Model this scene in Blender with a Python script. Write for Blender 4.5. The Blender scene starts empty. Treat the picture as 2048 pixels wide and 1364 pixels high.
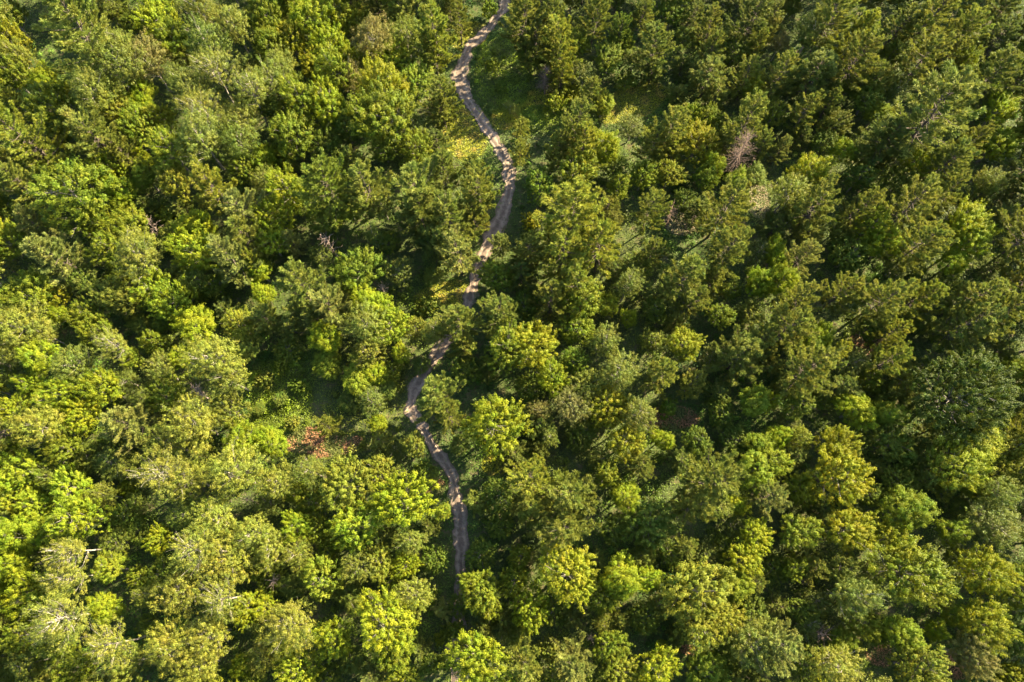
import bpy, math, random
import numpy as np
from mathutils import Vector, Matrix

S = bpy.context.scene
R = math.radians
# ------------------------------------------------------------------ camera
CAM_H = 95.0
FPX = 1366.0                 # focal length in pixels of the 2048 px wide picture
TILT = 17.4                  # degrees away from straight down, towards +Y
cd = bpy.data.cameras.new('camera'); cam = bpy.data.objects.new('camera', cd)
S.collection.objects.link(cam); S.camera = cam
cam.location = (0, 0, CAM_H); cam.rotation_euler = (R(TILT), 0, 0)
cd.sensor_width = 36.0; cd.lens = 36.0 * FPX / 2048.0
cd.clip_start = 1.0; cd.clip_end = 3000.0
S.render.resolution_x = 1024; S.render.resolution_y = 682
# ------------------------------------------------------------------ sun and sky
SUN_AZ = 35.0                # degrees from +X towards +Y: where the sun stands
SUN_EL = 33.0
sv = Vector((math.cos(R(SUN_AZ)) * math.cos(R(SUN_EL)), math.sin(R(SUN_AZ)) * math.cos(R(SUN_EL)), math.sin(R(SUN_EL))))
sl = bpy.data.lights.new('sun', 'SUN'); so = bpy.data.objects.new('sun', sl); S.collection.objects.link(so)
sl.energy = 5.0; sl.angle = R(0.6); sl.color = (1.0, 0.87, 0.60)
so.rotation_euler = sv.to_track_quat('Z', 'Y').to_euler(); so.location = sv * 200
W = bpy.data.worlds.new('World'); S.world = W; W.use_nodes = True
nt = W.node_tree
sky = nt.nodes.new('ShaderNodeTexSky'); sky.sky_type = 'NISHITA'; sky.sun_disc = False
sky.sun_elevation = R(SUN_EL); sky.sun_rotation = R(90 - SUN_AZ)
bg = nt.nodes['Background']; nt.links.new(sky.outputs[0], bg.inputs[0]); bg.inputs[1].default_value = 0.088
S.view_settings.view_transform = 'Standard'; S.view_settings.look = 'None'
S.view_settings.exposure = 2.75; S.view_settings.gamma = 1.0
S.render.engine = 'CYCLES'
try:
    S.cycles.max_bounces = 5; S.cycles.diffuse_bounces = 3; S.cycles.transmission_bounces = 3; S.cycles.glossy_bounces = 2
except Exception: pass

col = S.collection
ct, st = math.cos(R(TILT)), math.sin(R(TILT))
def gz(x, y):
    return 0.35 * np.sin(x * 0.11 + 1.3) * np.cos(y * 0.09) + 0.2 * np.sin(y * 0.16 + x * 0.05)
def at(px, py, z=0.0):       # picture position (2048 x 1364) -> world point on the level z
    u = (px - 1024) / FPX; v = (682 - py) / FPX
    d = np.array([u, v * ct + st, v * st - ct])
    t = (CAM_H - z) / -d[2]
    return d[0] * t, d[1] * t, t      # t = depth along the optical axis

# ------------------------------------------------------------------ materials
def mat(name):
    m = bpy.data.materials.new(name); m.use_nodes = True
    n = m.node_tree.nodes; l = m.node_tree.links
    return m, n, l, n['Principled BSDF']
def ramp(n, stops):
    r = n.new('ShaderNodeValToRGB')
    while len(r.color_ramp.elements) < len(stops): r.color_ramp.elements.new(0.5)
    for e, (p, c) in zip(r.color_ramp.elements, stops):
        e.position = p; e.color = (*c, 1)
    return r
def foliage_mat(name, gloss=0.5, trans=0.35, hue=0.03, spread=0.45, spec=0.35):
    m, n, l, b = mat(name)
    oi = n.new('ShaderNodeObjectInfo')
    at_ = n.new('ShaderNodeAttribute'); at_.attribute_name = 'tint'
    mr = n.new('ShaderNodeMapRange'); mr.inputs['To Min'].default_value = 1 - spread; mr.inputs['To Max'].default_value = 1 + spread
    l.new(at_.outputs['Fac'], mr.inputs['Value'])
    mh = n.new('ShaderNodeMapRange'); mh.inputs['To Min'].default_value = 0.5 + hue; mh.inputs['To Max'].default_value = 0.5 - hue
    l.new(at_.outputs['Fac'], mh.inputs['Value'])
    tc = n.new('ShaderNodeTexCoord'); nz = n.new('ShaderNodeTexNoise'); nz.inputs['Scale'].default_value = .55; nz.inputs['Detail'].default_value = 2
    av = n.new('ShaderNodeVectorMath'); l.new(tc.outputs['Object'], av.inputs[0]); l.new(oi.outputs['Location'], av.inputs[1]); l.new(av.outputs[0], nz.inputs['Vector'])
    ah = n.new('ShaderNodeMath'); ah.operation = 'MULTIPLY_ADD'; ah.inputs[1].default_value = -.12; l.new(nz.outputs[0], ah.inputs[0])
    a2 = n.new('ShaderNodeMath'); a2.operation = 'ADD'; a2.inputs[1].default_value = .06; l.new(mh.outputs[0], ah.inputs[2]); l.new(ah.outputs[0], a2.inputs[0]); mh = a2
    hs = n.new('ShaderNodeHueSaturation')
    l.new(oi.outputs['Color'], hs.inputs['Color']); l.new(mr.outputs[0], hs.inputs['Value']); l.new(mh.outputs[0], hs.inputs['Hue'])
    l.new(hs.outputs[0], b.inputs['Base Color'])
    b.inputs['Roughness'].default_value = gloss
    b.inputs['Specular IOR Level'].default_value = spec
    t = n.new('ShaderNodeBsdfTranslucent')
    h2 = n.new('ShaderNodeHueSaturation'); h2.inputs['Hue'].default_value = 0.493; h2.inputs['Value'].default_value = 1.35; h2.inputs['Saturation'].default_value = 1.05
    l.new(hs.outputs[0], h2.inputs['Color']); l.new(h2.outputs[0], t.inputs['Color'])
    mx = n.new('ShaderNodeMixShader'); mx.inputs[0].default_value = trans
    l.new(b.outputs[0], mx.inputs[1]); l.new(t.outputs[0], mx.inputs[2])
    l.new(mx.outputs[0], n['Material Output'].inputs['Surface'])
    return m
def bark_mat(name, c1, c2, scale):
    m, n, l, b = mat(name)
    tc = n.new('ShaderNodeTexCoord'); nz = n.new('ShaderNodeTexNoise'); nz.inputs['Scale'].default_value = scale; nz.inputs['Detail'].default_value = 5
    l.new(tc.outputs['Object'], nz.inputs['Vector'])
    r = ramp(n, [(0.38, c1), (0.62, c2)]); l.new(nz.outputs[0], r.inputs[0]); l.new(r.outputs[0], b.inputs['Base Color'])
    b.inputs['Roughness'].default_value = 0.9; b.inputs['Specular IOR Level'].default_value = 0.2
    return m
M_NEEDLE = foliage_mat('pine_needles', 0.6, 0.3, 0.012, 0.4, 0.15)
M_LEAF = foliage_mat('maple_leaves', 0.55, 0.35, 0.018, 0.45, 0.15)
M_OAK = foliage_mat('broad_leaves', 0.55, 0.4, 0.018, 0.4, 0.12)
M_ASPEN = foliage_mat('aspen_leaves', 0.5, 0.3, 0.015, 0.5, 0.2)
M_BROWN = bark_mat('brown_bark', (0.05, 0.038, 0.028), (0.11, 0.085, 0.065), 6)
M_GREY = bark_mat('grey_bark', (0.10, 0.09, 0.07), (0.22, 0.19, 0.16), 6)
M_WHITE = bark_mat('pale_bark', (0.18, 0.155, 0.12), (0.38, 0.33, 0.265), 4)
M_DEAD = bark_mat('bleached_wood', (0.18, 0.13, 0.10), (0.38, 0.29, 0.23), 5)
M_ROT = bark_mat('reddish_dead_wood', (0.12, 0.08, 0.055), (0.26, 0.175, 0.125), 5)

# ------------------------------------------------------------------ mesh collector
class MB:
    def __init__(s): s.v = []; s.f = []; s.t = []; s.n = 0
    def quads(s, P, tint):            # P: (k,4,3)
        k = len(P); s.v.append(P.reshape(-1, 3)); s.f.append(np.arange(4 * k).reshape(k, 4) + s.n); s.t.append(tint); s.n += 4 * k
    def tube(s, pts, rad, sides=5):
        pts = np.array(pts, float); k = len(pts); rad = np.array(rad)
        d = np.gradient(pts, axis=0); d /= np.linalg.norm(d, axis=1)[:, None] + 1e-9
        a = np.cross(d, np.array([0.31, 0.17, 0.93]) if abs(d[0][2]) < .9 else np.array([1., 0.1, 0])); a /= np.linalg.norm(a, axis=1)[:, None] + 1e-9
        b = np.cross(d, a)
        th = np.arange(sides) * 2 * math.pi / sides
        ring = pts[:, None] + rad[:, None, None] * (np.cos(th)[None, :, None] * a[:, None] + np.sin(th)[None, :, None] * b[:, None])
        idx = np.arange(k * sides).reshape(k, sides) + s.n
        f = np.stack([idx[:-1], np.roll(idx[:-1], -1, 1), np.roll(idx[1:], -1, 1), idx[1:]], -1).reshape(-1, 4)
        s.v.append(ring.reshape(-1, 3)); s.f.append(f); s.t.append(np.full(len(f), .5)); s.n += k * sides
    def mesh(s, name, m, smooth=False):
        me = bpy.data.meshes.new(name)
        V = np.concatenate(s.v).astype(np.float32); F = np.concatenate(s.f).astype(np.int32); T = np.concatenate(s.t).astype(np.float32)
        me.vertices.add(len(V)); me.vertices.foreach_set('co', V.ravel())
        me.loops.add(F.size); me.loops.foreach_set('vertex_index', F.ravel())
        me.polygons.add(len(F)); me.polygons.foreach_set('loop_start', np.arange(0, F.size, 4, dtype=np.int32))
        me.update(calc_edges=True)
        a = me.attributes.new('tint', 'FLOAT', 'FACE'); a.data.foreach_set('value', T)
        if smooth: me.polygons.foreach_set('use_smooth', np.ones(len(F), dtype=bool))
        me.materials.append(m); return me
def unit(a): return a / (np.linalg.norm(a, axis=-1, keepdims=True) + 1e-9)
def leaves(C, N, L, Wd, rg, D=None, fold=0.0):
    """diamond shaped leaves: centres C, normals N, length L, width Wd; D = preferred long axis"""
    k = len(C); T = unit(np.cross(N, rg.normal(size=(k, 3)))) if D is None else unit(D)
    B = unit(np.cross(N, T)); L = L[:, None] * .5; Wd = Wd[:, None] * .5
    off = N * (L * fold)
    return np.stack([C - T * L, C + B * Wd - T * L * .1 + off, C + T * L, C - B * Wd - T * L * .1 + off], 1)

def crown_broad(seed, Rr, Hc, zb, nl, nclump, rc, nleaf, leaf, lobes=9, bulge=0.35, tipy=0.0, inner=0.35, up=0.35, jag=0.18, asp=0.62):
    """foliage: clumps of leaves spread over an uneven, lobed dome"""
    rg = np.random.default_rng(seed); mb = MB()
    ld = unit(rg.normal(size=(lobes, 3)) * [1, 1, .7] + [0, 0, .25]); lw = rg.uniform(.5, 1.0, lobes)
    n = nclump
    # directions: from a bit below the equator to the top, golden spiral + jitter
    i = np.arange(n) + .5; cz = 1 - i / n * 1.45; th = i * 2.399963
    d = np.stack([np.cos(th) * np.sqrt(np.clip(1 - cz**2, 0, 1)), np.sin(th) * np.sqrt(np.clip(1 - cz**2, 0, 1)), cz], 1)
    d = unit(d + rg.normal(size=(n, 3)) * .10)
    dot = np.clip(d @ ld.T, 0, 1)
    shape = 1 - bulge + bulge * np.max(dot ** 5 * lw, axis=1) * 1.25
    rad = shape * (1 + rg.normal(size=n) * jag * .5)
    ninn = int(n * inner)
    d2 = unit(rg.normal(size=(ninn, 3)) + [0, 0, .1]); 
    C = np.concatenate([d * rad[:, None], d2 * rg.uniform(.35, .72, ninn)[:, None]]); dirs = np.concatenate([d, d2])
    sc = np.array([Rr, Rr * rg.uniform(.88, 1.0), Hc * .5]); zc = zb + Hc * .45
    C = C * sc; C[:, 2] += zc
    cr = rc * rg.uniform(.45, 1.35, len(C)); ct_ = rg.uniform(0, 1, len(C))
    k = nleaf; m = len(C)
    e = unit(rg.normal(size=(m, k, 3)) + dirs[:, None] * .75 + np.array([0, 0, up]))
    rr = rg.uniform(.45, 1.0, (m, k, 1))
    # each clump is itself a few short shoots, so its edge is ragged
    ns = 6; shoots = unit(rg.normal(size=(m, ns, 3)) + dirs[:, None] * .8 + np.array([0, 0, .4]))
    w = np.max(np.einsum('mkc,msc->mks', e, shoots) ** 6, axis=2)[..., None]
    off = e * (cr[:, None, None] * (.42 + .85 * w) * rr)
    axd = unit(dirs * .7 + np.array([0, 0, .75]) + rg.normal(size=(m, 3)) * .25)
    al = np.einsum('mkc,mc->mk', off, axd)[..., None]
    P = C[:, None] + off * asp + al * axd[:, None] * (1.45 - asp)
    N = unit(e + rg.normal(size=(m, k, 3)) * .45 + np.array([0, 0, .25]))
    P = P.reshape(-1, 3); N = N.reshape(-1, 3)
    L = leaf * rg.uniform(.7, 1.35, len(P))
    tint = np.clip((ct_[:, None] * .55 + rg.uniform(0, 1, (m, k)) * .45), 0, 1).reshape(-1)
    mb.quads(leaves(P, N, L, L * rg.uniform(.6, .85, len(P)), rg, fold=.15), tint)
    return mb, C

def limbs(seed, C, h, zb, Rr, nb, r0, white=False):
    """trunk and main limbs reaching some of the clump centres"""
    rg = np.random.default_rng(seed + 77); tr = MB(); br = MB()
    zt = zb + (h - zb) * .75
    k = 9; z = np.linspace(-.4, zt, k); wob = np.cumsum(rg.normal(size=(k, 2)) * .07, axis=0); wob[0] = 0
    T = np.stack([wob[:, 0], wob[:, 1], z], 1); tr.tube(T, r0 * (1.25 - 1.0 * np.linspace(0, 1, k) ** .9), 7)
    sel = rg.choice(len(C), min(nb, len(C)), replace=False)
    for j in sel:
        e = C[j]; hr = math.hypot(e[0], e[1]); z0 = np.clip(e[2] - hr * rg.uniform(.7, 1.1) - .3, zb * .75, zt - .2)
        b = np.array([np.interp(z0, z, T[:, 0]), np.interp(z0, z, T[:, 1]), z0])
        mid = b * .5 + e * .5 + np.array([0, 0, -.08 * hr]) + rg.normal(size=3) * .12
        q = b * .25 + mid * .5 + e * .25 + rg.normal(size=3) * .1
        rb = r0 * .38
        br.tube([b, b * .5 + q * .5 + rg.normal(size=3) * .05, q, q * .4 + e * .6 + rg.normal(size=3) * .08, e], [rb, rb * .8, rb * .6, rb * .4, rb * .15], 4)
        for _ in range(2):
            e2 = e + rg.normal(size=3) * Rr * .14; br.tube([q, (q + e2) / 2 + rg.normal(size=3) * .1, e2], [rb * .4, rb * .25, rb * .08], 3)
    return tr, br

def pine(seed, Rr, h, whorls=13, zb=0.2, power=.62, dead_frac=0.0, nt_=36, blade=.33, bw=.06, dens=1.0):
    rg = np.random.default_rng(seed); tr = MB(); br = MB(); fo = MB()
    k = 8; z = np.linspace(-.4, h * .98, k); wob = np.cumsum(rg.normal(size=(k, 2)) * .05, axis=0); wob[0] = 0
    T = np.stack([wob[:, 0], wob[:, 1], z], 1); tr.tube(T, .16 * (1.1 - np.linspace(0, 1, k) ** .8) + .01, 7)
    lob = rg.uniform(.65, 1.15, 7)
    PP, DD, TT = [], [], []
    for wv in range(whorls):
        t = (wv + rg.uniform(-.25, .25)) / (whorls - .4); t = min(max(t, 0), .99)
        z0 = h * (zb + (.97 - zb) * t); nb = int(rg.integers(4, 8)) if t < .85 else 4
        a0 = rg.uniform(0, 6.28)
        for q in range(nb):
            a = a0 + q * 6.283 / nb + rg.normal() * .2
            L = Rr * (1 - t) ** power * lob[int(a / 6.2832 * 7) % 7] * rg.uniform(.6, 1.22) * (1 if t > .12 else .85) + .25
            el = R(4 + 46 * t ** 1.5) + rg.normal() * .07
            s = np.linspace(0, 1, 7)
            curve = math.sin(el) * s * L + .34 * L * (s ** 2.3) - .05 * L * np.sin(s * 3.14)
            hx = s * L * math.cos(el); side = rg.normal() * .08 * L * s ** 2
            ca, sa = math.cos(a), math.sin(a)
            bx, by = np.interp(z0, z, T[:, 0]), np.interp(z0, z, T[:, 1])
            B = np.stack([bx + hx * ca - side * sa, by + hx * sa + side * ca, z0 + curve], 1)
            rb = .018 + .012 * L
            br.tube(B[[0, 2, 4, 6]], [rb, rb * .75, rb * .45, rb * .15], 4)
            n = max(5, int(nt_ * dens * (L / Rr) ** .8))
            ss = 1 - rg.uniform(0, 1, n) ** 1.35 * .75; ss[0] = 1.0
            pb = np.stack([np.interp(ss, s, B[:, i]) for i in range(3)], 1)
            dirb = np.array([ca, sa, .0]); perp = np.array([-sa, ca, 0])
            sg = rg.choice([-1, 1], n); tl = (.05 + .22 * np.clip(1 - ss, 0, 1)) * L * rg.uniform(.4, 1.1, n) * .8; tl[0] = .1
            td = unit(dirb * rg.uniform(.5, 1.0, (n, 1)) + perp * (sg * rg.uniform(.5, 1.1, n))[:, None] + np.array([0, 0, 1]) * rg.uniform(.15, .6, (n, 1)))
            tips = pb + td * tl[:, None]
            if rg.uniform() < .5 and n > 2: br.tube(np.array([pb[1], tips[1]]), [rb * .3, rb * .1], 3)
            PP.append(tips); DD.append(td); TT.append(np.full(n, rg.uniform(0, 1)) * .4 + rg.uniform(0, .6, n))
            # second tuft half way along the longer twigs
            PP.append(pb + td * tl[:, None] * .5); DD.append(td); TT.append(np.full(n, rg.uniform(0, 1)) * .4 + rg.uniform(0, .4, n))
    P = np.concatenate(PP); D = np.concatenate(DD); P = P + rg.normal(size=P.shape) * [.04, .04, .05]; Tn = np.concatenate(TT)
    nb_ = 11; m = len(P)
    dd = unit(D[:, None] * .9 + rg.normal(size=(m, nb_, 3)) * .36 + np.array([0, 0, .3]))
    L = blade * rg.uniform(.7, 1.25, (m, nb_))
    Cc = P[:, None] + dd * (L[..., None] * .45) + rg.normal(size=(m, nb_, 3)) * .05
    dd = dd.reshape(-1, 3); Cc = Cc.reshape(-1, 3); L = L.reshape(-1)
    N = unit(np.cross(dd, unit(rg.normal(size=(len(dd), 3))) )); N = unit(N + np.array([0, 0, .5]))
    fo.quads(leaves(Cc, N, L, np.full(len(L), bw) * rg.uniform(.8, 1.3, len(L)), rg, D=dd), np.clip(np.repeat(Tn, nb_) + rg.normal(size=len(L)) * .08, 0, 1))
    return tr, br, fo

def dead(seed, Rr, h, kind):
    rg = np.random.default_rng(seed); tr = MB(); br = MB()
    k = 7; z = np.linspace(-.3, h, k); wob = np.cumsum(rg.normal(size=(k, 2)) * .12, axis=0); wob[0] = 0
    T = np.stack([wob[:, 0], wob[:, 1], z], 1); tr.tube(T, .15 * (1.1 - np.linspace(0, 1, k)) + .015, 6)
    nbr = 170 if kind == 'star' else 34
    for q in range(nbr):
        t = rg.uniform(.25, 1.0); z0 = t * h * .98; a = rg.uniform(0, 6.28)
        L = Rr * ((1 - t) ** .5 * .9 + .3 if kind == 'star' else rg.uniform(.5, 1.1)); el = rg.uniform(-.1, .3) + (.6 * t if kind != 'star' else .35 * t)
        d = np.array([math.cos(a) * math.cos(el), math.sin(a) * math.cos(el), math.sin(el)])
        b = np.array([np.interp(z0, z, T[:, 0]), np.interp(z0, z, T[:, 1]), z0])
        pts = [b]; 
        for _ in range(4):
            pts.append(pts[-1] + d * L / 4); d = unit(d + rg.normal(size=3) * (.12 if kind == 'star' else .3) + np.array([0, 0, .04]))
        rb = .028 if kind == 'star' else .045
        br.tube(pts, rb * np.array([1.1, .9, .7, .45, .15]), 4)
        for _ in range(4 if kind == 'star' else 6):
            s = rg.integers(1, 5); e = unit(unit(pts[s] - b) + rg.normal(size=3) * .55)
            q1 = pts[s] + e * L * rg.uniform(.12, .3); br.tube([pts[s], (pts[s] + q1) / 2 + rg.normal(size=3) * .03, q1], [rb * .5, rb * .35, rb * .1], 3)
    return tr, br

def fringe(seed, Rr, h, n=40): return None

# ------------------------------------------------------------------ variants of each kind (built once, copies share mesh data)
VAR = {}
def reg(kind, Rr, h, zc, parts): VAR.setdefault(kind, []).append(dict(R=Rr, h=h, zc=zc, parts=parts))
for i in range(9):
    h = [13.5, 12.5, 14.5, 13, 12, 14, 13.5, 13, 14][i]; Rr = 3.6
    tr, br, fo = pine(100 + i, Rr, h, whorls=11 + i % 3, power=[.55, .7, .5, .62, .8, .55, .65, .45, .6][i], zb=[.25, .2, .35, .3, .22, .3, .2, .3, .25][i])
    reg('P', Rr, h, .68, [('trunk', tr.mesh('pine_trunk', M_BROWN, True)), ('branches', br.mesh('pine_branches', M_BROWN)), ('crown', fo.mesh('pine_crown', M_NEEDLE))])
for i in range(3):
    tr, br, fo = pine(140 + i, 1.8, 6.0, whorls=9, power=.6, zb=.15, nt_=10, blade=.3, bw=.06)
    reg('p', 1.8, 6.0, .6, [('trunk', tr.mesh('pine_trunk', M_BROWN, True)), ('crown', fo.mesh('pine_crown', M_NEEDLE))])
for i in range(9):
    Rr = 3.6; h = [11, 12, 10.5, 11.5, 12.5, 11, 12, 11, 12][i]; zb = 3.0
    fo, C = crown_broad(200 + i, Rr, h - zb, zb, 0, 240, .62, 115, .14, lobes=8 + i, bulge=[.35, .5, .3, .45, .6, .28, .4, .55, .65][i], jag=.2)
    tr, br = limbs(200 + i, C, h, zb, Rr, 16, .2)
    reg('M', Rr, h, .62, [('trunk', tr.mesh('maple_trunk', M_GREY, True)), ('branches', br.mesh('maple_branches', M_GREY)), ('crown', fo.mesh('maple_crown', M_LEAF))])
for i in range(2):     # very large spreading crown
    Rr = 6.0; h = 14; zb = 3.5
    fo, C = crown_broad(240 + i, Rr, h - zb, zb, 0, 560, .66, 105, .17, lobes=16, bulge=.3, jag=.22)
    tr, br = limbs(240 + i, C, h, zb, Rr, 26, .3)
    reg('B', Rr, h, .62, [('trunk', tr.mesh('maple_trunk', M_GREY, True)), ('branches', br.mesh('maple_branches', M_GREY)), ('crown', fo.mesh('maple_crown', M_LEAF))])
for i in range(6):
    Rr = 3.0; h = [10, 9.5, 10.5, 9, 10, 11][i]; zb = 2.4
    fo, C = crown_broad(300 + i, Rr, h - zb, zb, 0, 185, .6, 150, .12, lobes=6 + i, bulge=[.5, .45, .55, .4, .5, .6][i], jag=.2, asp=.8, up=.5)
    tr, br = limbs(300 + i, C, h, zb, Rr, 12, .17)
    reg('Y', Rr, h, .62, [('trunk', tr.mesh('tree_trunk', M_GREY, True)), ('branches', br.mesh('tree_branches', M_GREY)), ('crown', fo.mesh('tree_crown', M_OAK))])
for i in range(6):
    Rr = 3.0; h = [12, 11.5, 12.5, 11, 12, 13][i]; zb = 4.2
    fo, C = crown_broad(400 + i, Rr, h - zb, zb, 0, 280, .5, 68, .108, lobes=9 + i, bulge=[.4, .35, .5, .45, .4, .5][i], jag=.34, asp=.75, inner=.5)
    tr, br = limbs(400 + i, C, h, zb, Rr, 26, .15, True)
    reg('A', Rr, h, .66, [('trunk', tr.mesh('aspen_trunk', M_WHITE, True)), ('branches', br.mesh('aspen_branches', M_WHITE)), ('crown', fo.mesh('aspen_crown', M_ASPEN))])
for i in range(3):     # tall aspens with bare pale trunks and limbs
    Rr = 3.0; h = 13.5; zb = 7.0
    fo, C = crown_broad(450 + i, Rr, h - zb, zb, 0, 190, .5, 62, .108, lobes=12, bulge=.55, jag=.4, asp=.75, inner=.3)
    tr, br = limbs(450 + i, C * [1.06, 1.06, 1.02], h, zb, Rr, 44, .135, True)
    reg('T', Rr, h, .75, [('trunk', tr.mesh('aspen_trunk', M_WHITE, True)), ('branches', br.mesh('aspen_branches', M_WHITE)), ('crown', fo.mesh('aspen_crown', M_ASPEN))])
for i in range(4):
    Rr = 1.4; h = [3.6, 4.2, 3.2, 4.0][i]; zb = .5
    fo, C = crown_broad(500 + i, Rr, h - zb, zb, 0, 60, .38, 42, .2, lobes=6, bulge=.4, jag=.25)
    tr, br = limbs(500 + i, C, h, zb, Rr, 8, .06)
    reg('S', Rr, h, .6, [('trunk', tr.mesh('sapling_trunk', M_GREY, True)), ('crown', fo.mesh('sapling_crown', M_LEAF))])
for i, (kd, mt_, Rr, h) in enumerate([('star', M_ROT, 2.6, 11.), ('twig', M_DEAD, 1.9, 7.), ('twig', M_ROT, 2.2, 8.), ('star', M_ROT, 1.8, 8.)]):
    tr, br = dead(600 + i, Rr, h, kd)
    reg('D', Rr, h, .72, [('trunk', tr.mesh('dead_trunk', mt_, True)), ('branches', br.mesh('dead_branches', mt_))])

KIND = dict(P=('pine_tree', 'pine', 'pine', 'pines of the forest'), p=('pine_tree', 'pine', 'pine', 'pines of the forest'),
            M=('maple_tree', 'maple', 'maple', 'leafy maples of the forest'), B=('maple_tree', 'maple', 'maple', 'leafy maples of the forest'),
            Y=('broadleaf_tree', 'round-lobed broadleaf tree', 'tree', 'round-lobed broadleaf trees of the forest'),
            A=('aspen_tree', 'fine-leaved aspen', 'aspen', 'fine-leaved aspens of the forest'),
            S=('sapling', 'leafy sapling', 'sapling', 'leafy saplings and bushes in the gaps'),
            D=('dead_tree', 'leafless dead tree', 'dead tree', 'leafless dead trees'))
# leaf colours (base colours; Pd, Md, Yd, Ad are deeper green with understory shade painted in)
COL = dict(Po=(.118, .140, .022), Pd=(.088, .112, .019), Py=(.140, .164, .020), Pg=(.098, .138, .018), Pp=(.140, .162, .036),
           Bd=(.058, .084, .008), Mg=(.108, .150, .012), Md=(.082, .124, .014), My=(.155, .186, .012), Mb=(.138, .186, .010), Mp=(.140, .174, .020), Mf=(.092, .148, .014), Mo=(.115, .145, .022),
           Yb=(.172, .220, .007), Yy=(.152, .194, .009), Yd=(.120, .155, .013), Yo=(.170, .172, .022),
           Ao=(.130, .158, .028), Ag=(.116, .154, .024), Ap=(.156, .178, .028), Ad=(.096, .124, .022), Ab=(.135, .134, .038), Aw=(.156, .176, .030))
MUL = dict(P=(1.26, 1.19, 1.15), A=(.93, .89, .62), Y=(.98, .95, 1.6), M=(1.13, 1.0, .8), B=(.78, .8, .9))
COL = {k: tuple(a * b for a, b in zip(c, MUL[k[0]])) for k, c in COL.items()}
CW = dict(Po='olive', Pd='dark', Py='yellowish', Pg='green', Pp='pale', Mg='mid-green', Md='deep-green', My='yellow-green', Mb='bright', Mp='pale', Mf='fresh-green', Mo='olive',
          Yb='bright-yellow', Yy='yellow-green', Yd='dull-green', Yo='golden', Ao='olive', Ag='soft-green', Ap='pale', Ad='dark', Ab='brownish', Aw='white-limbed')
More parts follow.
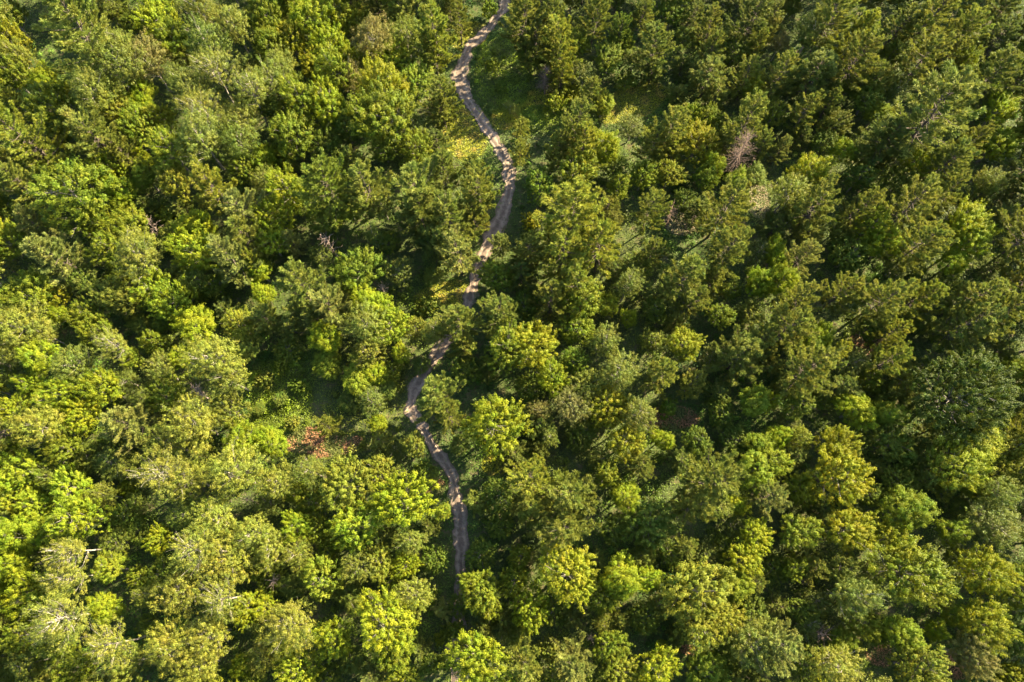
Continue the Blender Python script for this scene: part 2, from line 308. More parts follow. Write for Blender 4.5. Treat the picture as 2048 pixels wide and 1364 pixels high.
#TREES_BEGIN
TREES = """
Po 160 65 72|My 12 75 34|Mg 15 30 30|Mo 35 112 34|Mg 20 150 34|Yb 90 160 28|Yy 130 180 18|Mg 110 215 48|Py 16 205 34|Py 40 260 54|Po 70 292 34|Mo 14 330 32
Po 36 368 38|Yy 78 340 22|Mg 150 388 74|Yb 222 335 36|Yb 246 376 32|Pp 62 442 30|Md 8 420 25|Yb 318 42 38|Yy 352 82 32|Ao 232 140 48|Ab 300 125 38|Md 262 48 26
Ao 395 25 40|Ag 418 85 42|Aw 430 142 38|Ao 465 45 36|Aw 493 180 36|Ao 378 178 42|Aw 400 218 38|Yb 287 188 28|Yb 295 214 20|Ao 190 190 44|Mp 236 215 36|Po 185 275 44
Mo 220 257 13|Mg 283 255 36|My 320 237 28|Po 243 297 30|Mg 342 300 42|Yb 286 318 18|Yy 288 355 28|Ao 402 275 44|Ao 476 245 40|Ag 480 292 38|Mp 350 365 34|Py 420 365 48
Mg 486 335 32|Pp 492 412 44|Mg 335 430 20|Yb 393 457 36|Mg 258 442 38|Mg 190 442 34|D1 300 455 20|D1 425 388 16|Ad 215 15 30|Ao 240 90 28|Mo 365 120 26
Mg 535 35 40|My 582 75 34|Mg 545 95 36|Mb 622 35 44|Mb 655 90 38|Mg 560 8 28|Mg 660 140 40|My 628 128 32|Ao 555 128 32|Ag 545 168 40|Mg 600 192 44|Md 545 216 32
Mb 658 208 42|Ab 695 155 28|Mg 680 28 34|Mg 714 42 30|Ab 742 70 40|Mg 738 108 28|Mb 695 115 22|Mb 788 120 36|Mo 802 18 32|Py 868 50 46|Py 868 90 34|Po 897 12 26
Po 918 32 30|Mg 978 18 17|My 763 175 52|Mg 768 235 60|Yy 830 160 36|Mo 806 132 26|Po 880 185 36|Po 886 214 30|Ad 832 262 30|Mg 832 300 34|Mg 580 272 44
Md 650 290 34|Md 690 250 36|Yb 525 318 30|Mg 558 310 20|Pd 590 335 14|Mb 575 382 42|Mb 545 432 42|Ao 530 360 24|Pg 648 372 50|Po 700 317 30|Po 730 362 50|Yy 700 422 22
Md 660 432 40|Po 845 372 58|Po 885 345 34|Pd 845 432 52|Po 905 432 42|Po 944 335 30|Po 955 380 40|Po 945 425 32|Md 770 300 30|Ad 765 410 30|Md 610 415 25
Po 1050 28 40|Pd 1072 82 38|Po 1110 35 38|Py 1125 75 38|Py 1124 112 34|Py 1124 148 24|Mg 1155 90 24|Po 1190 30 32|Pg 1240 62 28|Pg 1252 88 22|Md 1217 112 34|Po 1290 25 28
Po 1316 85 42|Md 1344 28 30|Po 1424 50 30|Po 1422 92 26|Pd 1500 30 44|Po 1520 80 24|Pd 1385 30 28|D3 1092 155 16|Ad 1165 148 25|Po 1184 180 34|My 1146 186 20|Yy 1205 208 30 .8
Md 1250 160 20|Mg 1110 207 20|Po 1358 180 24 .45|Po 1420 142 40 .65|Po 1440 182 34 .65|Py 1497 150 34 .8|Yy 1508 180 24|Yb 1384 226 22|Mg 1418 230 26|Po 1044 258 20|Po 1038 302 20|Po 1152 243 42
Po 1120 288 36|Py 1170 290 42|Yb 1220 292 32|Mg 1155 342 38|Po 1330 245 42|Po 1312 285 32|Py 1352 288 30|My 1400 285 38|Yb 1428 328 24|Yy 1412 350 26|Mf 1078 367 32|Mg 1240 370 26
Mg 1285 350 28|Mp 1340 345 28|D0 1495 298 36|Po 1500 225 42|Po 1532 282 26|Yy 1472 355 22|Py 1150 422 58|Po 1300 418 38|D2 1342 428 20|Po 1455 410 48|Pp 1222 440 20|My 1062 442 18
Md 1060 120 25|Md 1450 255 26|Md 1370 400 24|Md 1230 330 22
Pp 1553 12 25|Pp 1538 56 20|Ab 1560 88 18|Po 1670 25 50|Ad 1622 65 34|Py 1722 60 40|Po 1710 112 42|Pd 1636 142 54|Po 1566 138 34|Po 1862 30 50|Pd 1800 50 40|Po 1936 62 38
Pd 2003 72 38|Pd 2012 20 36|Po 1846 112 46|Po 1898 106 34|Po 1878 215 76|Po 1996 146 54|Pd 2035 165 38|Mg 1930 128 28|Mo 1742 156 34|Md 1736 200 30|Yy 1752 228 24|Ad 1790 188 28
Po 1612 215 34|Po 1660 205 28|Mp 1546 226 24|Mo 1670 250 26|Yb 1686 300 26|Pp 1566 290 24|Pd 1770 268 44|Yb 1996 220 36|Yb 1992 290 34|Po 1936 285 38|Yb 1830 320 34|Po 1903 320 40
Ap 1983 362 24|My 1620 340 38|Ap 1585 380 36|Po 1640 408 46|Po 1722 412 38|Yb 1750 447 34|Po 1836 404 46|Po 1910 382 38|Yb 1940 445 42|Md 1796 362 34|Md 1722 352 34|Pd 2015 430 36 .5
Pd 2022 375 28 .6|Pd 2030 270 28 .8|Md 2030 490 30 .5|Pd 1990 530 30 .5|Md 1590 165 22|Md 1650 285 26|Md 1780 110 26
Mg 20 487 38|Pp 100 500 50|Pp 4 530 18|Mg 60 597 44|My 115 592 24|Mg 213 497 36|Ao 273 505 48|Yb 390 502 42|Yy 400 468 30|Pp 463 514 42|Po 486 470 46|Py 506 522 26
Mo 217 592 36|Mo 245 602 38|Yb 300 577 38|Yb 342 602 44|Yb 397 650 40|Mg 167 632 30|Yb 115 634 20|Ap 42 657 48|Ap 90 668 28|Mg 190 660 34|Aw 222 690 34|Yb 80 712 36|Ao 22 702 30|Ao 153 730 38
Mg 307 682 26|Mg 400 592 16|Mp 480 650 34|Ap 432 715 52|Ao 457 755 38|Yb 363 715 24|Ao 320 742 28|Yy 262 714 20|Mg 333 790 34|Mb 200 777 42|Mb 127 792 42|Yb 62 770 26|Mb 170 830 36
Yb 24 826 34|Ap 90 850 46|Pp 247 842 46|Ao 292 800 24|Ap 385 850 46|D1 397 788 22|Mo 460 822 36|Yy 476 852 22|Yb 490 887 38|Ap 335 887 36|Yb 10 892 28|Md 226 872 28|Mg 130 890 36|Md 430 570 26|Md 330 640 26
Yb 540 482 36|Pp 580 482 28|D1 660 487 19 1.1|Mf 716 542 44|Mf 682 537 20|Ad 800 542 30|Pp 918 495 42|Pd 872 478 44|Po 612 570 52|Pp 655 605 42|Yb 520 540 28|Yb 525 592 24|Yb 745 615 42|Yb 780 655 38
Ao 728 657 44|Mo 732 708 34|Yb 655 680 38 .85|Yy 652 724 32 .7|Pd 580 657 34 .8|Md 575 700 26 .7|Yy 712 755 34 .75|Yb 745 748 28 .75|Yd 700 800 24 .6|Yb 802 704 22|Mo 832 657 26|Ao 865 665 28|Po 918 645 40|Po 922 690 28
Mf 988 552 32|Po 998 625 40|Mg 1010 692 48|Po 872 788 44|Po 900 830 28|Yb 758 850 22 .7|Mb 985 852 58|Mo 830 892 28|Yb 540 882 38|Po 655 852 24|Pp 1000 480 24|Md 850 610 20|D1 768 585 16|Md 690 585 22|Yd 840 730 20 .7|Mg 785 745 22 .7|Md 930 740 26
Po 1056 492 36|Pd 1040 542 32|Py 1125 490 42|Py 1205 490 40|Py 1150 560 44|Po 1105 592 36|Yy 1165 602 40|Yy 1212 608 24|Mg 1157 655 32|Pp 1117 660 20|Ao 1255 572 28|Po 1304 500 34
Po 1365 555 54|Po 1390 602 32|Po 1430 560 30|Mg 1437 632 24|Yb 1258 635 19|Ao 1205 682 32|Ao 1240 747 36|My 1367 686 34|Mo 1307 682 26|Po 1335 745 40|Mo 1384 768 28|My 1058 695 48|Mb 1105 757 34
Mf 1150 722 28|Mo 1172 775 34|My 1217 820 40|Ab 1145 810 32|Ao 1270 830 34|Mf 1335 816 20|Yb 1330 877 24|Md 1397 887 32|My 1250 887 38|Ab 1080 822 22|Md 1040 842 26|Ao 1100 872 20|Po 1490 706 52|Po 1522 680 34
Yy 1510 806 36|Yb 1520 566 30|Po 1455 500 42|Yy 1520 888 30|Md 1460 585 22|Md 1440 820 30|Md 1310 620 26
Yb 1550 512 30|Yb 1560 562 36|Pp 1608 512 34|Yb 1775 487 40|Po 1850 485 44|Yb 1912 522 30|Yb 1948 475 40|Md 1695 512 34|Po 1610 602 44|Po 1686 583 38|Po 1766 597 46|Py 1846 586 40|Py 1783 664 34
Po 1960 586 44|Po 1946 643 48|Po 2010 620 44|Po 1573 656 44|Yb 1636 680 36|Py 1676 700 28|Po 1620 748 48|Pd 1686 766 36|Py 1786 722 34|Bd 1930 785 94|Yb 1713 820 36|Yy 1770 826 30|Mg 1743 757 22
Yb 1540 802 20|Md 1596 808 34|Yb 1560 873 24|Mp 1600 876 24|My 1670 892 40|Md 1786 886 40|Yy 1953 892 52|Mp 2030 890 34|Yy 2032 740 28|Md 1740 655 30|Md 1640 800 24|Md 1900 560 22
Yb 43 950 44|Yb 150 970 38|My 20 1005 34|Yb 80 1010 34|Mb 153 1035 52|Yb 33 1070 44|Yb 33 1128 42|Mb 67 1188 42|Yb 13 1184 24|Aw 150 1098 44|Aw 140 1152 42|Aw 130 1236 54|Aw 215 1288 44|Yy 220 1138 28
Yb 210 1220 32|Mb 253 977 18|Ao 207 990 24|Md 247 1032 28|Aw 330 952 48|Ap 373 962 38|Ap 462 952 54|Mb 315 1086 30|Ap 433 1040 42|Aw 385 1102 46|Ap 452 1112 48|Ap 365 1182 42|Aw 442 1192 46|Ap 500 1062 38
Ap 335 1290 48|Ap 412 1272 44|Ap 400 1336 38|Mb 493 1212 34|Ap 255 1326 36|Mg 155 1335 38|Yb 483 1326 28|Ap 287 1195 24|Mg 118 1288 34|Mg 50 1270 34|Mo 50 1330 34|Md 295 1245 22|D1 500 1005 16
Ap 552 962 36|Ao 620 942 28|Mp 690 970 54|Mp 757 945 36|Mb 802 1012 58|Yb 708 1055 46|Yb 592 1050 34|Mg 636 1056 28|Ap 546 1096 34|Ap 600 1106 32|Yy 640 1156 46|Ao 718 1142 32|Mp 758 1120 34|Mb 812 1126 28
Yy 885 1024 18|Ao 822 1078 28|Ap 580 1246 48|Mb 668 1272 44|Mb 768 1246 62|Mg 782 1302 40|Ap 822 1190 36|Yb 590 1342 42|Ap 520 1322 28|Pp 742 1354 30|Pp 880 1220 19|Mg 882 1278 14|Mb 945 1322 56|Mg 965 1182 48
Mg 975 1212 34|Md 960 1102 32|Md 995 990 34|Mb 525 1216 28|Md 870 1120 28|Md 855 1200 20|Md 540 1160 26|Md 850 950 26|Md 1000 1050 28|D1 545 1160 18|Md 860 1330 22
Py 1065 962 44|Po 1060 1012 42|Po 1150 986 58|Yb 1250 990 34|Po 1125 1062 50|Po 1425 950 54|Po 1395 1012 48|Yy 1510 942 40|Yb 1470 1012 26|Md 1300 1046 44|My 1140 1156 54|Yb 1245 1156 44|Yb 1295 1166 28|Mb 1060 1216 38
Mg 1032 1162 30|Mg 1045 1110 24|Mp 1385 1176 60|Mp 1400 1246 44|Mp 1442 1230 38|Yy 1466 1176 38|My 1486 1116 40|Yb 1516 1076 34|Mg 1210 1190 34|Md 1287 1236 28|Ap 1207 1248 19|Mg 1220 1296 36|Mp 1237 1340 38|Pp 1150 1330 46
Po 1050 1330 44|Mb 1315 1336 44|Yy 1413 1346 42|Ao 1517 1290 46|D1 1185 1280 12|Yy 1327 1293 13|Mg 1215 950 28|Md 1230 1060 28|Md 1340 1110 24
Yy 1550 925 34|My 1680 952 58|Pp 1550 990 36|Yy 1605 976 30|Yy 1600 1060 44|My 1695 1062 46|Yy 1812 1022 48|Yy 1913 932 48|Yy 1938 972 28|Md 1800 966 34|Mp 2000 942 34|Ao 1993 990 34|Yy 1905 1060 28|Ad 1983 1052 48
Mg 1820 1142 68|My 1775 1076 34|My 1960 1136 46|Yy 2025 1170 38|Yd 1680 1140 34|Ao 1700 1192 44|Yy 1590 1142 26|D0 1610 1160 11|Mg 1722 1242 36|Yy 1805 1262 38|Yb 1866 1260 20|Yy 1900 1230 24|My 1963 1246 46
Pp 1556 1290 46|Yy 1686 1276 28|Ap 1680 1330 46|D2 1645 1268 24|Yo 1936 1310 42|Mp 1843 1340 52|My 2025 1355 30|Md 2030 1275 38|Md 1600 1215 28|Md 1740 990 28|Md 1610 1330 30
Md 918 1210 22 .6|Md 905 1262 20 .6|Md 932 1160 15 .5|Md 890 1325 21 .6|Mo 530 760 16 .7|Yd 560 800 18 .6|Md 600 770 18 .6|Yd 520 820 16 .6|Mg 560 735 16 .6|Mo 585 845 14 .6|Ao 1020 215 13 .6|Mg 985 130 14 .6|Md 1000 175 13 .6
"""
#TREES_END
# ------------------------------------------------------------------ trail, as picture positions and widths, laid on the ground
TR = [(1040,-150,22),(1022,-60,22),(1010,0,24),(1003,22,24),(985,50,27),(962,72,29),(940,95,28),(928,120,29),(921,150,32),(924,175,30),(937,205,29),(955,232,27),(972,258,27),(990,285,27),(1003,305,27),(1014,330,25),(1018,365,25),(1015,400,26),
(1003,435,29),(985,468,32),(968,508,30),(950,550,26),(940,590,27),(928,625,26),(905,665,28),(880,700,32),(855,738,32),(836,770,26),(825,805,25),(832,840,25),(855,870,27),(880,910,29),(903,950,29),(915,990,31),(920,1030,31),(922,1080,31),(922,1130,29),
(918,1180,27),(915,1230,27),(910,1290,27),(905,1364,27),(900,1480,27),(905,1600,27)]
tp = []
for x, y, w in TR:
    X, Y, t = at(x, y); tp.append((X, Y, w * t / FPX * .43))
tp = np.array(tp)
# resample smoothly (Catmull-Rom)
cr = []
for i in range(1, len(tp) - 2):
    for u in np.linspace(0, 1, 9)[:-1]:
        p0, p1, p2, p3 = tp[i-1], tp[i], tp[i+1], tp[i+2]
        cr.append(.5 * ((2*p1) + (-p0+p2)*u + (2*p0-5*p1+4*p2-p3)*u*u + (-p0+3*p1-3*p2+p3)*u**3))
cr = np.array(cr)
def trail_dist(X, Y):
    out = np.full(X.shape, 1e9)
    for i in range(0, len(cr), 2):
        out = np.minimum(out, np.hypot(X - cr[i, 0], Y - cr[i, 1]) - cr[i, 2])
    return out
# open patches: picture x, y, half width, half height, turn, colour index  (0 sunny grass, 1 reddish fern litter, 2 dry grass)
PATCH = [(555,790,70,80,0,3),(1005,150,60,80,0,3),(1085,240,60,30,0,3),(940,75,45,26,-35,0),(932,268,52,60,0,0),(1265,205,84,34,-28,0),(1065,215,60,30,-20,0),(1010,240,30,25,0,0),(706,10,34,18,0,0),(890,590,70,28,-15,0),(615,880,48,26,-15,1),(670,893,60,22,-12,1),
         (1345,835,60,26,0,1),(1515,400,28,40,0,2),(1360,445,40,30,0,2),(870,975,24,20,0,1),(540,850,45,22,0,0),(990,930,30,25,0,0),(1140,60,30,20,0,0),(1380,1300,20,12,0,1),(1900,1330,70,30,0,1),(1765,1310,40,24,0,1),(1740,690,50,30,0,1)]
pw = []
for x, y, a, b, rot, c in PATCH:
    X, Y, t = at(x, y); X2, Y2, _ = at(x, y - b); pw.append((X, Y, a * t / FPX, math.hypot(X2 - X, Y2 - Y), R(rot), c))
def patch_val(X, Y, c):
    v = np.zeros(X.shape)
    for px, py, a, b, r, cc in pw:
        if cc != c: continue
        dx = X - px; dy = Y - py; u = dx * math.cos(r) - dy * math.sin(r); w = dx * math.sin(r) + dy * math.cos(r)
        v = np.maximum(v, 1 - ((u / a)**2 + (w / b)**2))
    return v

def tag(o, label=None, cat=None, group=None, kind=None):
    if label: o['label'] = label
    if cat: o['category'] = cat
    if group: o['group'] = group
    if kind: o['kind'] = kind
def grid_obj(name, xs, ys, zf, m):
    X, Y = np.meshgrid(xs, ys); Z = zf(X, Y); nx = len(xs); ny = len(ys)
    me = bpy.data.meshes.new(name); V = np.stack([X, Y, Z], -1).reshape(-1, 3).astype(np.float32)
    idx = np.arange(nx * ny).reshape(ny, nx); F = np.stack([idx[:-1, :-1], idx[:-1, 1:], idx[1:, 1:], idx[1:, :-1]], -1).reshape(-1, 4).astype(np.int32)
    me.vertices.add(len(V)); me.vertices.foreach_set('co', V.ravel()); me.loops.add(F.size); me.loops.foreach_set('vertex_index', F.ravel())
    me.polygons.add(len(F)); me.polygons.foreach_set('loop_start', np.arange(0, F.size, 4, dtype=np.int32)); me.update(calc_edges=True)
    me.polygons.foreach_set('use_smooth', np.ones(len(F), dtype=bool)); me.materials.append(m)
    o = bpy.data.objects.new(name, me); col.objects.link(o); return o
# ground
m, n, l, b = mat('forest_floor'); M_GROUND = m
tc = n.new('ShaderNodeTexCoord'); nz = n.new('ShaderNodeTexNoise'); nz.inputs['Scale'].default_value = .6; nz.inputs['Detail'].default_value = 9; nz.inputs['Roughness'].default_value = .7
l.new(tc.outputs['Object'], nz.inputs['Vector'])
r = ramp(n, [(.35, (.035, .040, .016)), (.5, (.050, .066, .018)), (.64, (.085, .070, .035))]); l.new(nz.outputs[0], r.inputs[0]); l.new(r.outputs[0], b.inputs['Base Color']); b.inputs['Roughness'].default_value = .95
b.inputs['Specular IOR Level'].default_value = .1
inner = np.arange(-160, 160.1, 1.6); far = np.array([-2500, -1200, -600, -300]); xs = np.concatenate([far, inner, -far[::-1]])
g = grid_obj('ground', xs, xs, gz, M_GROUND); tag(g, 'forest floor of dark leaf litter under the trees', 'ground', kind='structure')
# trail
m, n, l, b = mat('trail_dirt')
tc = n.new('ShaderNodeTexCoord'); uv = n.new('ShaderNodeAttribute'); uv.attribute_name = 'across'
nz = n.new('ShaderNodeTexNoise'); nz.inputs['Scale'].default_value = 1.6; nz.inputs['Detail'].default_value = 9; nz.inputs['Roughness'].default_value = .72; l.new(tc.outputs['Object'], nz.inputs['Vector'])
r = ramp(n, [(.30, (.07, .048, .034)), (.50, (.135, .095, .066)), (.68, (.23, .17, .12))])
add = n.new('ShaderNodeMath'); add.operation = 'MULTIPLY_ADD'; add.inputs[1].default_value = .22; add.inputs[2].default_value = -.05
l.new(uv.outputs['Fac'], add.inputs[0]); ad2 = n.new('ShaderNodeMath'); ad2.operation = 'ADD'; l.new(add.outputs[0], ad2.inputs[0]); l.new(nz.outputs[0], ad2.inputs[1])
l.new(ad2.outputs[0], r.inputs[0]); l.new(r.outputs[0], b.inputs['Base Color']); b.inputs['Roughness'].default_value = .95
bp = n.new('ShaderNodeBump'); bp.inputs['Strength'].default_value = .6; bp.inputs['Distance'].default_value = .08; l.new(nz.outputs[0], bp.inputs['Height']); l.new(bp.outputs[0], b.inputs['Normal'])
me = bpy.data.meshes.new('trail'); V = []; A = []; rg = np.random.default_rng(5); nc = 13
tang = np.gradient(cr[:, :2], axis=0); tang /= np.linalg.norm(tang, axis=1)[:, None]; nor = np.stack([-tang[:, 1], tang[:, 0]], 1)
wl = np.convolve(rg.normal(size=len(cr) + 4), np.ones(5) / 5, 'valid') * .55; wr = np.convolve(rg.normal(size=len(cr) + 4), np.ones(5) / 5, 'valid') * .55
for i in range(len(cr)):
    for j in range(nc):
        s = j / (nc - 1) * 2 - 1; w = cr[i, 2] * 1.02 + (wl[i] if s < 0 else wr[i]) 
        x, y = cr[i, :2] + nor[i] * s * w
        V.append((x, y, float(gz(x, y)) + .05 - .07 * math.exp(-((abs(s) - .5) / .2)**2) * 1.0 + .012 - .035 * (abs(s) > .99)))
        A.append(math.exp(-((abs(s) - .5) / .22)**2))
F = [(i * nc + j, i * nc + j + 1, (i + 1) * nc + j + 1, (i + 1) * nc + j) for i in range(len(cr) - 1) for j in range(nc - 1)]
me.from_pydata(V, [], F); a = me.attributes.new('across', 'FLOAT', 'POINT'); a.data.foreach_set('value', A); me.materials.append(m)
if me.polygons[0].normal.z < 0: me.flip_normals()
for v in me.vertices: v.co.z += .035
o = bpy.data.objects.new('trail', me); col.objects.link(o); tag(o, 'sandy brown dirt trail winding down through the forest', 'trail', kind='structure')

# ------------------------------------------------------------------ undergrowth (ferns, grass and brush that nobody could count)
def rand_ground(n, seed):
    rg = np.random.default_rng(seed); px = rg.uniform(-180, 2228, n * 2); py = rg.uniform(-160, 1500, n * 2)
    u = (px - 1024) / FPX; v = (682 - py) / FPX; dz = v * st - ct
    t = CAM_H / -dz; X = u * t; Y = (v * ct + st) * t
    w = rg.uniform(0, 1, n * 2) < (t / CAM_H / 1.55)**2
    return X[w][:n], Y[w][:n], rg
def noise2(X, Y, seed, sc):
    rg = np.random.default_rng(seed); o = np.zeros(X.shape)
    for k in range(14):
        a = rg.uniform(0, 6.28); f = sc * rg.uniform(.5, 1.6); o += np.sin((X * math.cos(a) + Y * math.sin(a)) * f + rg.uniform(0, 6.28))
    return o / 14**.5
def leaf_mat_attr(name, trans=.3):
    m, n, l, b = mat(name); a = n.new('ShaderNodeAttribute'); a.attribute_name = 'col'
    l.new(a.outputs['Color'], b.inputs['Base Color']); b.inputs['Roughness'].default_value = .55; b.inputs['Specular IOR Level'].default_value = .3
    t = n.new('ShaderNodeBsdfTranslucent'); l.new(a.outputs['Color'], t.inputs['Color']); mx = n.new('ShaderNodeMixShader'); mx.inputs[0].default_value = trans
    l.new(b.outputs[0], mx.inputs[1]); l.new(t.outputs[0], mx.inputs[2]); l.new(mx.outputs[0], n['Material Output'].inputs['Surface']); return m
def cover(name, P, N, L, Wd, colr, rg, label, cat, D=None):
    q = leaves(P, N, L, Wd, rg, D=D, fold=.12); mb = MB(); mb.quads(q, np.zeros(len(P))); me = mb.mesh(name, M_COVER)
    a = me.attributes.new('col', 'FLOAT_COLOR', 'FACE'); a.data.foreach_set('color', np.concatenate([colr, np.ones((len(P), 1))], 1).astype(np.float32).ravel())
    o = bpy.data.objects.new(name, me); col.objects.link(o); tag(o, label, cat, kind='stuff')
M_COVER = leaf_mat_attr('undergrowth_leaves')
def base_col(X, Y, rg):
    k = len(X); n1 = noise2(X, Y, 3, .5)[:, None]; n2 = noise2(X, Y, 4, .18)[:, None]
    c = np.array([.090, .135, .010]) * (1 + .25 * n1) + np.array([.03, .015, 0]) * np.clip(n2, -1, 1.5)
    p0 = np.clip(patch_val(X, Y, 0) * 4 + noise2(X, Y, 8, 1.2) * .3, 0, 1)[:, None]; p1 = np.clip(patch_val(X, Y, 1) * 4 + noise2(X, Y, 9, 1.2) * .3, 0, 1)[:, None]; p2 = np.clip(patch_val(X, Y, 2) * 4 + noise2(X, Y, 10, 1.2) * .3, 0, 1)[:, None]
    p0 *= (patch_val(X, Y, 0) > 0)[:, None]; p1 *= (patch_val(X, Y, 1) > 0)[:, None]; p2 *= (patch_val(X, Y, 2) > 0)[:, None]
    yc = np.where((noise2(X, Y, 31, 2.2)[:, None] + rg.normal(size=(k, 1)) * .35) > .55, np.array([[.34, .26, .03]]), np.array([[.25, .25, .010]]))
    c = c * (1 - p0) + yc * p0
    rc_ = np.where((noise2(X, Y, 32, 1.6)[:, None] + rg.normal(size=(k, 1)) * .35) > -.1, np.array([[.30, .15, .07]]), np.array([[.13, .14, .03]]))
    c = c * (1 - p1) + rc_ * p1
    c = c * (1 - p2) + np.where(rg.uniform(0, 1, (k, 1)) < .6, np.array([[.33, .25, .14]]), np.array([[.14, .16, .04]])) * p2
    p3 = np.clip(patch_val(X, Y, 3) * 3 + noise2(X, Y, 12, 1.2) * .4, 0, 1)[:, None] * (patch_val(X, Y, 3) > 0)[:, None]
    c = c * (1 - p3) + np.array([.15, .20, .010]) * (1 + .25 * noise2(X, Y, 13, 1.5)[:, None]) * p3
    return np.clip(c * rg.uniform(.7, 1.3, (k, 1)), .005, .6), np.maximum(np.maximum(p0, p1), p2)[:, 0]
X, Y, rg = rand_ground(660000, 11)
ex, ey = [X], [Y]
for px_, py_, a_, b_, r_, c_ in pw:      # the open patches grow thicker
    m_ = min(int(a_ * b_ * 4 * 70), 30000); u_ = rg.uniform(-1.05, 1.05, m_) * a_; w_ = rg.uniform(-1.05, 1.05, m_) * b_
    ex.append(px_ + u_ * math.cos(r_) + w_ * math.sin(r_)); ey.append(py_ - u_ * math.sin(r_) + w_ * math.cos(r_))
X, Y = np.concatenate(ex), np.concatenate(ey)
td = trail_dist(X, Y); c, pv = base_col(X, Y, rg)
grown = np.clip((-1 - Y) / 9, 0, 1) * .8 + .035
keep = (td > .02 + rg.uniform(-.5, .4, len(X)) + .18 * noise2(X, Y, 42, 1.5)) | (rg.uniform(0, 1, len(X)) < grown) | ((np.abs(td + .95) < .2) & (rg.uniform(0, 1, len(X)) < .12 + .2 * (noise2(X, Y, 41, .5) > .3))); X, Y, c, pv, td = X[keep], Y[keep], c[keep], pv[keep], td[keep]
hh = np.clip(.4 + .3 * noise2(X, Y, 21, 1.1) + .2 * noise2(X, Y, 22, 4.), .05, 1.4) * np.clip(td + .25, .15, 1) * (1 - .45 * pv)
Z = gz(X, Y) + hh * rg.uniform(.15, 1, len(X)) + .03; k = len(X)
N = unit(rg.normal(size=(k, 3)) * .5 + [0, 0, 1]); L = rg.uniform(.12, .26, k)
cover('undergrowth', np.stack([X, Y, Z], 1), N, L, L * rg.uniform(.4, .7, k), c, rg, 'low green and yellow undergrowth of ferns and grass between the trees', 'undergrowth')
# brush: low bushes as uncountable mass, heaped in rounded clumps
X0, Y0, rg = rand_ground(6000, 12); c0, pv0 = base_col(X0, Y0, rg); td0 = trail_dist(X0, Y0); kk = ((td0 > 1.1) | ((Y0 < -5) & (td0 < 0))) & (pv0 < .35 + rg.uniform(0, .4, len(X0))); X0, Y0, c0, td0 = X0[kk], Y0[kk], c0[kk], td0[kk]
rb = rg.uniform(.3, 1.2, len(X0)); rb = np.where(td0 > 0, np.minimum(rb, td0 * .7), rb * .7); hb = rb * rg.uniform(1.0, 2.1, len(X0)); tn = rg.uniform(.75, 1.35, len(X0)); k = 110
e = unit(rg.normal(size=(len(X0), k, 3)) + [0, 0, .55]); lump = 1 + .25 * np.sin(e[..., 0:1] * 7 + X0[:, None, None]) * np.sin(e[..., 1:2] * 7 + Y0[:, None, None]) 
P = e * lump * rg.uniform(.6, 1.05, (len(X0), k, 1)) * np.stack([rb, rb, hb * .6], 1)[:, None] + np.stack([X0, Y0, gz(X0, Y0) + hb * .4], 1)[:, None]
P = P.reshape(-1, 3); N = unit(e.reshape(-1, 3) + rg.normal(size=P.shape) * .4); L = rg.uniform(.13, .25, len(P))
cc = np.repeat(c0 * tn[:, None], k, 0) * rg.uniform(.75, 1.25, (len(P), 1))
cover('brush', P, N, L, L * .65, np.clip(cc, .005, .5), rg, 'low leafy brush filling the gaps between the trunks', 'brush')

# ------------------------------------------------------------------ the trees
rnd = random.Random(7)
SPECIAL = {(1930, 785): 'giant dark green maple with pale leaf tips, largest crown in the photo, at right',
           (1495, 298): 'bare brown dead tree with thin branches raying out like a star, upper right',
           (1078, 367): 'small fresh blue-green maple standing alone right of the trail\'s shaded curve',
           (758, 850): 'small round bright yellow-green tree alone in the shade left of the trail',
           (1878, 215): 'largest olive pine, wide feathery star crown in the upper right',
           (945, 1322): 'broad bright green maple at the bottom edge, just right of the trail',
           (985, 852): 'round bright green maple right of the trail below its double bend',
           (716, 542): 'round fresh green maple with a bare snag at its right side',
           (660, 487): 'small bare grey dead tree shaped like a star in deep shade left of centre',
           (1335, 816): 'tiny fresh green maple alone in the dark clearing right of centre'}
used = set()
NOUN = dict(P='pine', M='maple', B='maple', Y='broadleaf', A='aspen', D='snag')
def short(code, r=0):
    if code[0] == 'D': return 'bare snag'
    return CW[('M' if code[0] == 'B' else code[0]) + code[1]] + ' ' + NOUN[code[0]]
def zone(x, y):
    if y < 0: return 'beyond the top edge'
    if y > 1364: return 'beyond the bottom edge'
    if x < 0: return 'beyond the left edge'
    if x > 2048: return 'beyond the right edge'
    X = float(np.interp(y, [p[1] for p in TR], [p[0] for p in TR])); d = x - X
    v = ['top', 'upper', 'middle', 'lower', 'bottom'][min(4, int(y / 273))]
    if abs(d) < 75: return f"{'right' if d > 0 else 'left'} beside the {v} trail"
    h = ['far left', 'left', 'centre-left', 'centre-right', 'right', 'far right'][min(5, int(x / 341.4))]
    return f'{v} {h}'
ALL = []
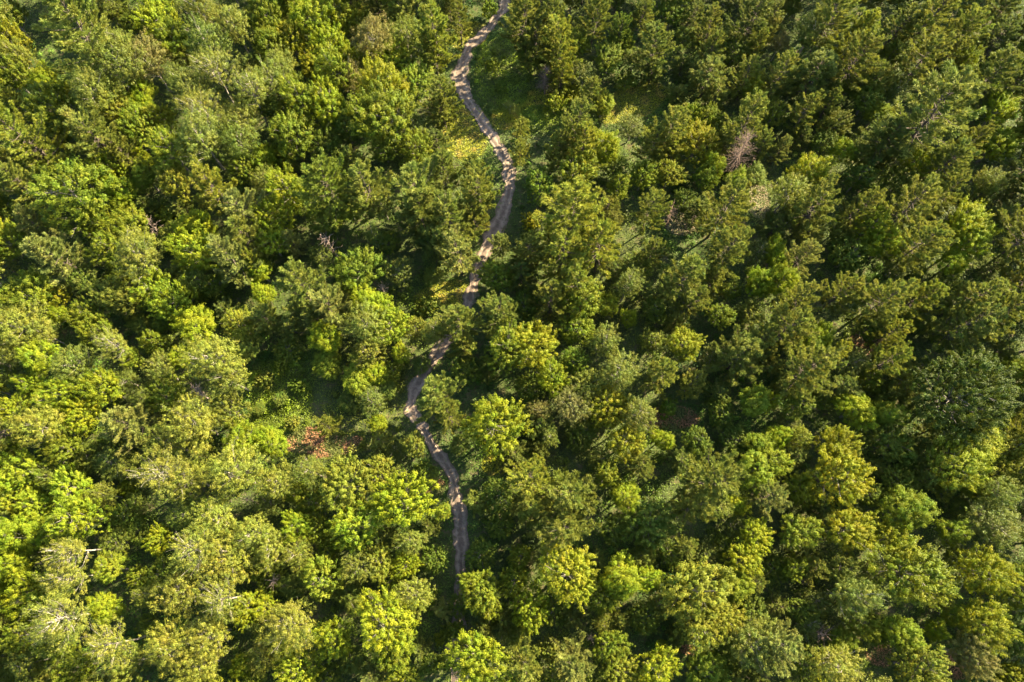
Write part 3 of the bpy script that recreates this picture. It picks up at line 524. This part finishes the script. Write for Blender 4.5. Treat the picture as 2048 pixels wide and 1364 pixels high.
def make_label(code, x, y, r):
    if (x, y) in SPECIAL: s = SPECIAL[(x, y)]; used.add(s); return s
    size = 'small' if r < 25 else 'medium' if r < 40 else 'large' if r < 55 else 'huge'
    look = size + ' ' + (short(code) if code[0] != 'D' else ('grey' if code[1] in '01' else 'reddish') + ' leafless snag') + (' tree' if code[0] == 'Y' else '')
    look = look.replace('broadleaf tree', 'broadleaf')
    nb = {'left': [], 'right': [], 'above': [], 'below': []}
    for c2, x2, y2, r2 in ALL:
        dx, dy = x2 - x, y2 - y; dd = math.hypot(dx, dy)
        if 0 < dd < 125 and max(abs(dx), abs(dy)) > 1.25 * min(abs(dx), abs(dy)):
            nb[('right' if dx > 0 else 'left') if abs(dx) > abs(dy) else ('below' if dy > 0 else 'above')].append((dd, short(c2)))
    n1 = [(d[0][0], k, d[0][1]) for k, d in ((k, sorted(d)) for k, d in nb.items()) if d]; n1.sort(key=lambda q: q[0])
    cand = [[]] + [[a] for a in n1] + [[a, b] for i, a in enumerate(n1) for b in n1[i + 1:]] + [[a, b, c] for i, a in enumerate(n1) for jj, b in enumerate(n1[i + 1:]) for c in n1[i + jj + 2:]]
    cand = [q for q in cand if len(q) >= 1] or [[]]
    for cs in cand + [n1]:
        s = look + ' ' + zone(x, y) + ''.join(f', {t_} {k_}' for _, k_, t_ in cs)
        if s not in used: break
    if s in used: s = s + ', ' + ('higher' if y < 682 else 'lower') + ' one'; print('DUP', s)
    used.add(s)
    if len(s.split()) > 16: print('LONG', s)
    return s
SUBL = dict()
def plant(code, x, y, r, hf=1.0, label=None):
    k = code[0]; vk = k
    if k == 'P' and r < 24: vk = 'p'
    if k == 'M' and r < 22: vk = 'S'
    if code == 'Aw': vk = 'T'
    if k == 'Y' and r >= 34 and rnd.random() < .55: vk = 'M'
    if k == 'P': r = r * (1.2 if r > 38 else 1.1)
    if k == 'D': v = VAR['D'][int(code[1])]
    else: v = rnd.choice(VAR[vk])
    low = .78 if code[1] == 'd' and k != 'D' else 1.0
    t = at(x, y, 9)[2]; rm = r * t / FPX * (1.02 if k != 'D' else 1.0)     # crown radius in metres
    s = rm / v['R']
    sh = hf * s ** (.55 if s > .85 else .8) * low * rnd.uniform(.93, 1.08) if vk not in ('S', 'p') else s * rnd.uniform(.95, 1.1)
    if k == 'B': sh = 1.05
    zc = v['h'] * sh * v['zc']
    X, Y, t = at(x, y, zc)
    r2 = r * t / FPX * (1.02 if k != 'D' else 1.0); s = r2 / v['R']
    nm, noun, cat, grp = KIND[k]
    e = bpy.data.objects.new(nm, None); col.objects.link(e); e.empty_display_size = .5
    e.location = (X, Y, float(gz(X, Y))); a = rnd.uniform(0, 6.283)
    e.rotation_euler = (rnd.gauss(0, .03), rnd.gauss(0, .03), a); e.scale = (s * rnd.uniform(.88, 1.12), s * rnd.uniform(.88, 1.12), sh)
    tag(e, label or make_label(code, x, y, r), cat, grp)
    for pn, me in v['parts']:
        o = bpy.data.objects.new(pn, me); col.objects.link(o); o.parent = e
        if pn == 'crown':
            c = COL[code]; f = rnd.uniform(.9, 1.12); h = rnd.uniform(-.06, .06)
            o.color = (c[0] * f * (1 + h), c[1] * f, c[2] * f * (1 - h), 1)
    return e
items = []
for tok in TREES.replace('\n', '|').split('|'):
    if tok.strip():
        q = tok.split(); items.append((q[0], int(q[1]), int(q[2]), int(q[3]), float(q[4]) if len(q) > 4 else 1.0))
# the forest goes on past the picture's edges: their shade and outer branches reach into it
OUT = []
rg = random.Random(3)
def outer(x, y):
    code = rg.choice(['Po', 'Po', 'Pd', 'Md', 'Mg', 'Yy'] if x > 1024 and y < 900 else ['Mg', 'Yy', 'My', 'Po', 'Ao'])
    OUT.append((code, int(x), int(y), rg.randint(36, 50)))
for i in range(27): outer(-40 + i * 80 + rg.uniform(-15, 15), -48 + rg.uniform(-14, 8))
for i in range(28): outer(-60 + i * 80 + rg.uniform(-15, 15), -118 + rg.uniform(-14, 8))
for i in range(19): outer(2092 + rg.uniform(-10, 14), 10 + i * 76 + rg.uniform(-15, 15))
for i in range(16): outer(2165 + rg.uniform(-10, 14), -30 + i * 88 + rg.uniform(-15, 15))
for i in range(19): outer(-45 + rg.uniform(-14, 8), 20 + i * 76 + rg.uniform(-15, 15))
for i in range(27): outer(-20 + i * 80 + rg.uniform(-15, 15), 1412 + rg.uniform(-6, 14))
TXY = ([p[1] for p in TR], [p[0] for p in TR])
# lower trees standing in the gaps under the main canopy
fr = random.Random(21); occ = [i[:4] for i in items] + OUT; FILL = []
for _ in range(26000):
    x = fr.uniform(-110, 2170); y = fr.uniform(-150, 1430); rr_ = fr.uniform(21, 33); sc_ = at(x, y)[2] / 100.
    if abs(x - np.interp(y, *TXY)) < rr_ + 14: continue
    if 955 < x < 1095 and 90 < y < 335 or 1195 < x < 1360 and 140 < y < 250 or 500 < x < 700 and 730 < y < 900 or 1290 < x < 1420 and 770 < y < 880: continue
    X, Y, t_ = at(x, y); A1 = np.array([X]); B1 = np.array([Y])
    if max(float(patch_val(A1, B1, c_)[0]) for c_ in (0, 1, 2, 3)) > 0: continue
    if min(math.hypot(x - o[1], y - o[2]) / (o[3] + rr_ * .30) for o in occ) < 1.0: continue
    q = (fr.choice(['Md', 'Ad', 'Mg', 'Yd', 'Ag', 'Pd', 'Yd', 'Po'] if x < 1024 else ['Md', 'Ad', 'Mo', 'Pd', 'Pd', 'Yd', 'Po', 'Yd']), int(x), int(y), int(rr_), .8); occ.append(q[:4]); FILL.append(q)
    if len(FILL) >= 190: break
print('fill', len(FILL))
TXY = ([p[1] for p in TR], [p[0] for p in TR])
OUT = [o for o in OUT if abs(o[1] - np.interp(o[2], *TXY)) > o[3] + 12]
ALL += [i[:4] for i in items] + OUT + [f[:4] for f in FILL]
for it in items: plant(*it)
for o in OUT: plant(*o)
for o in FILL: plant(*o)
print('trees', len(items), 'outer', len(OUT), 'labels', len(used))
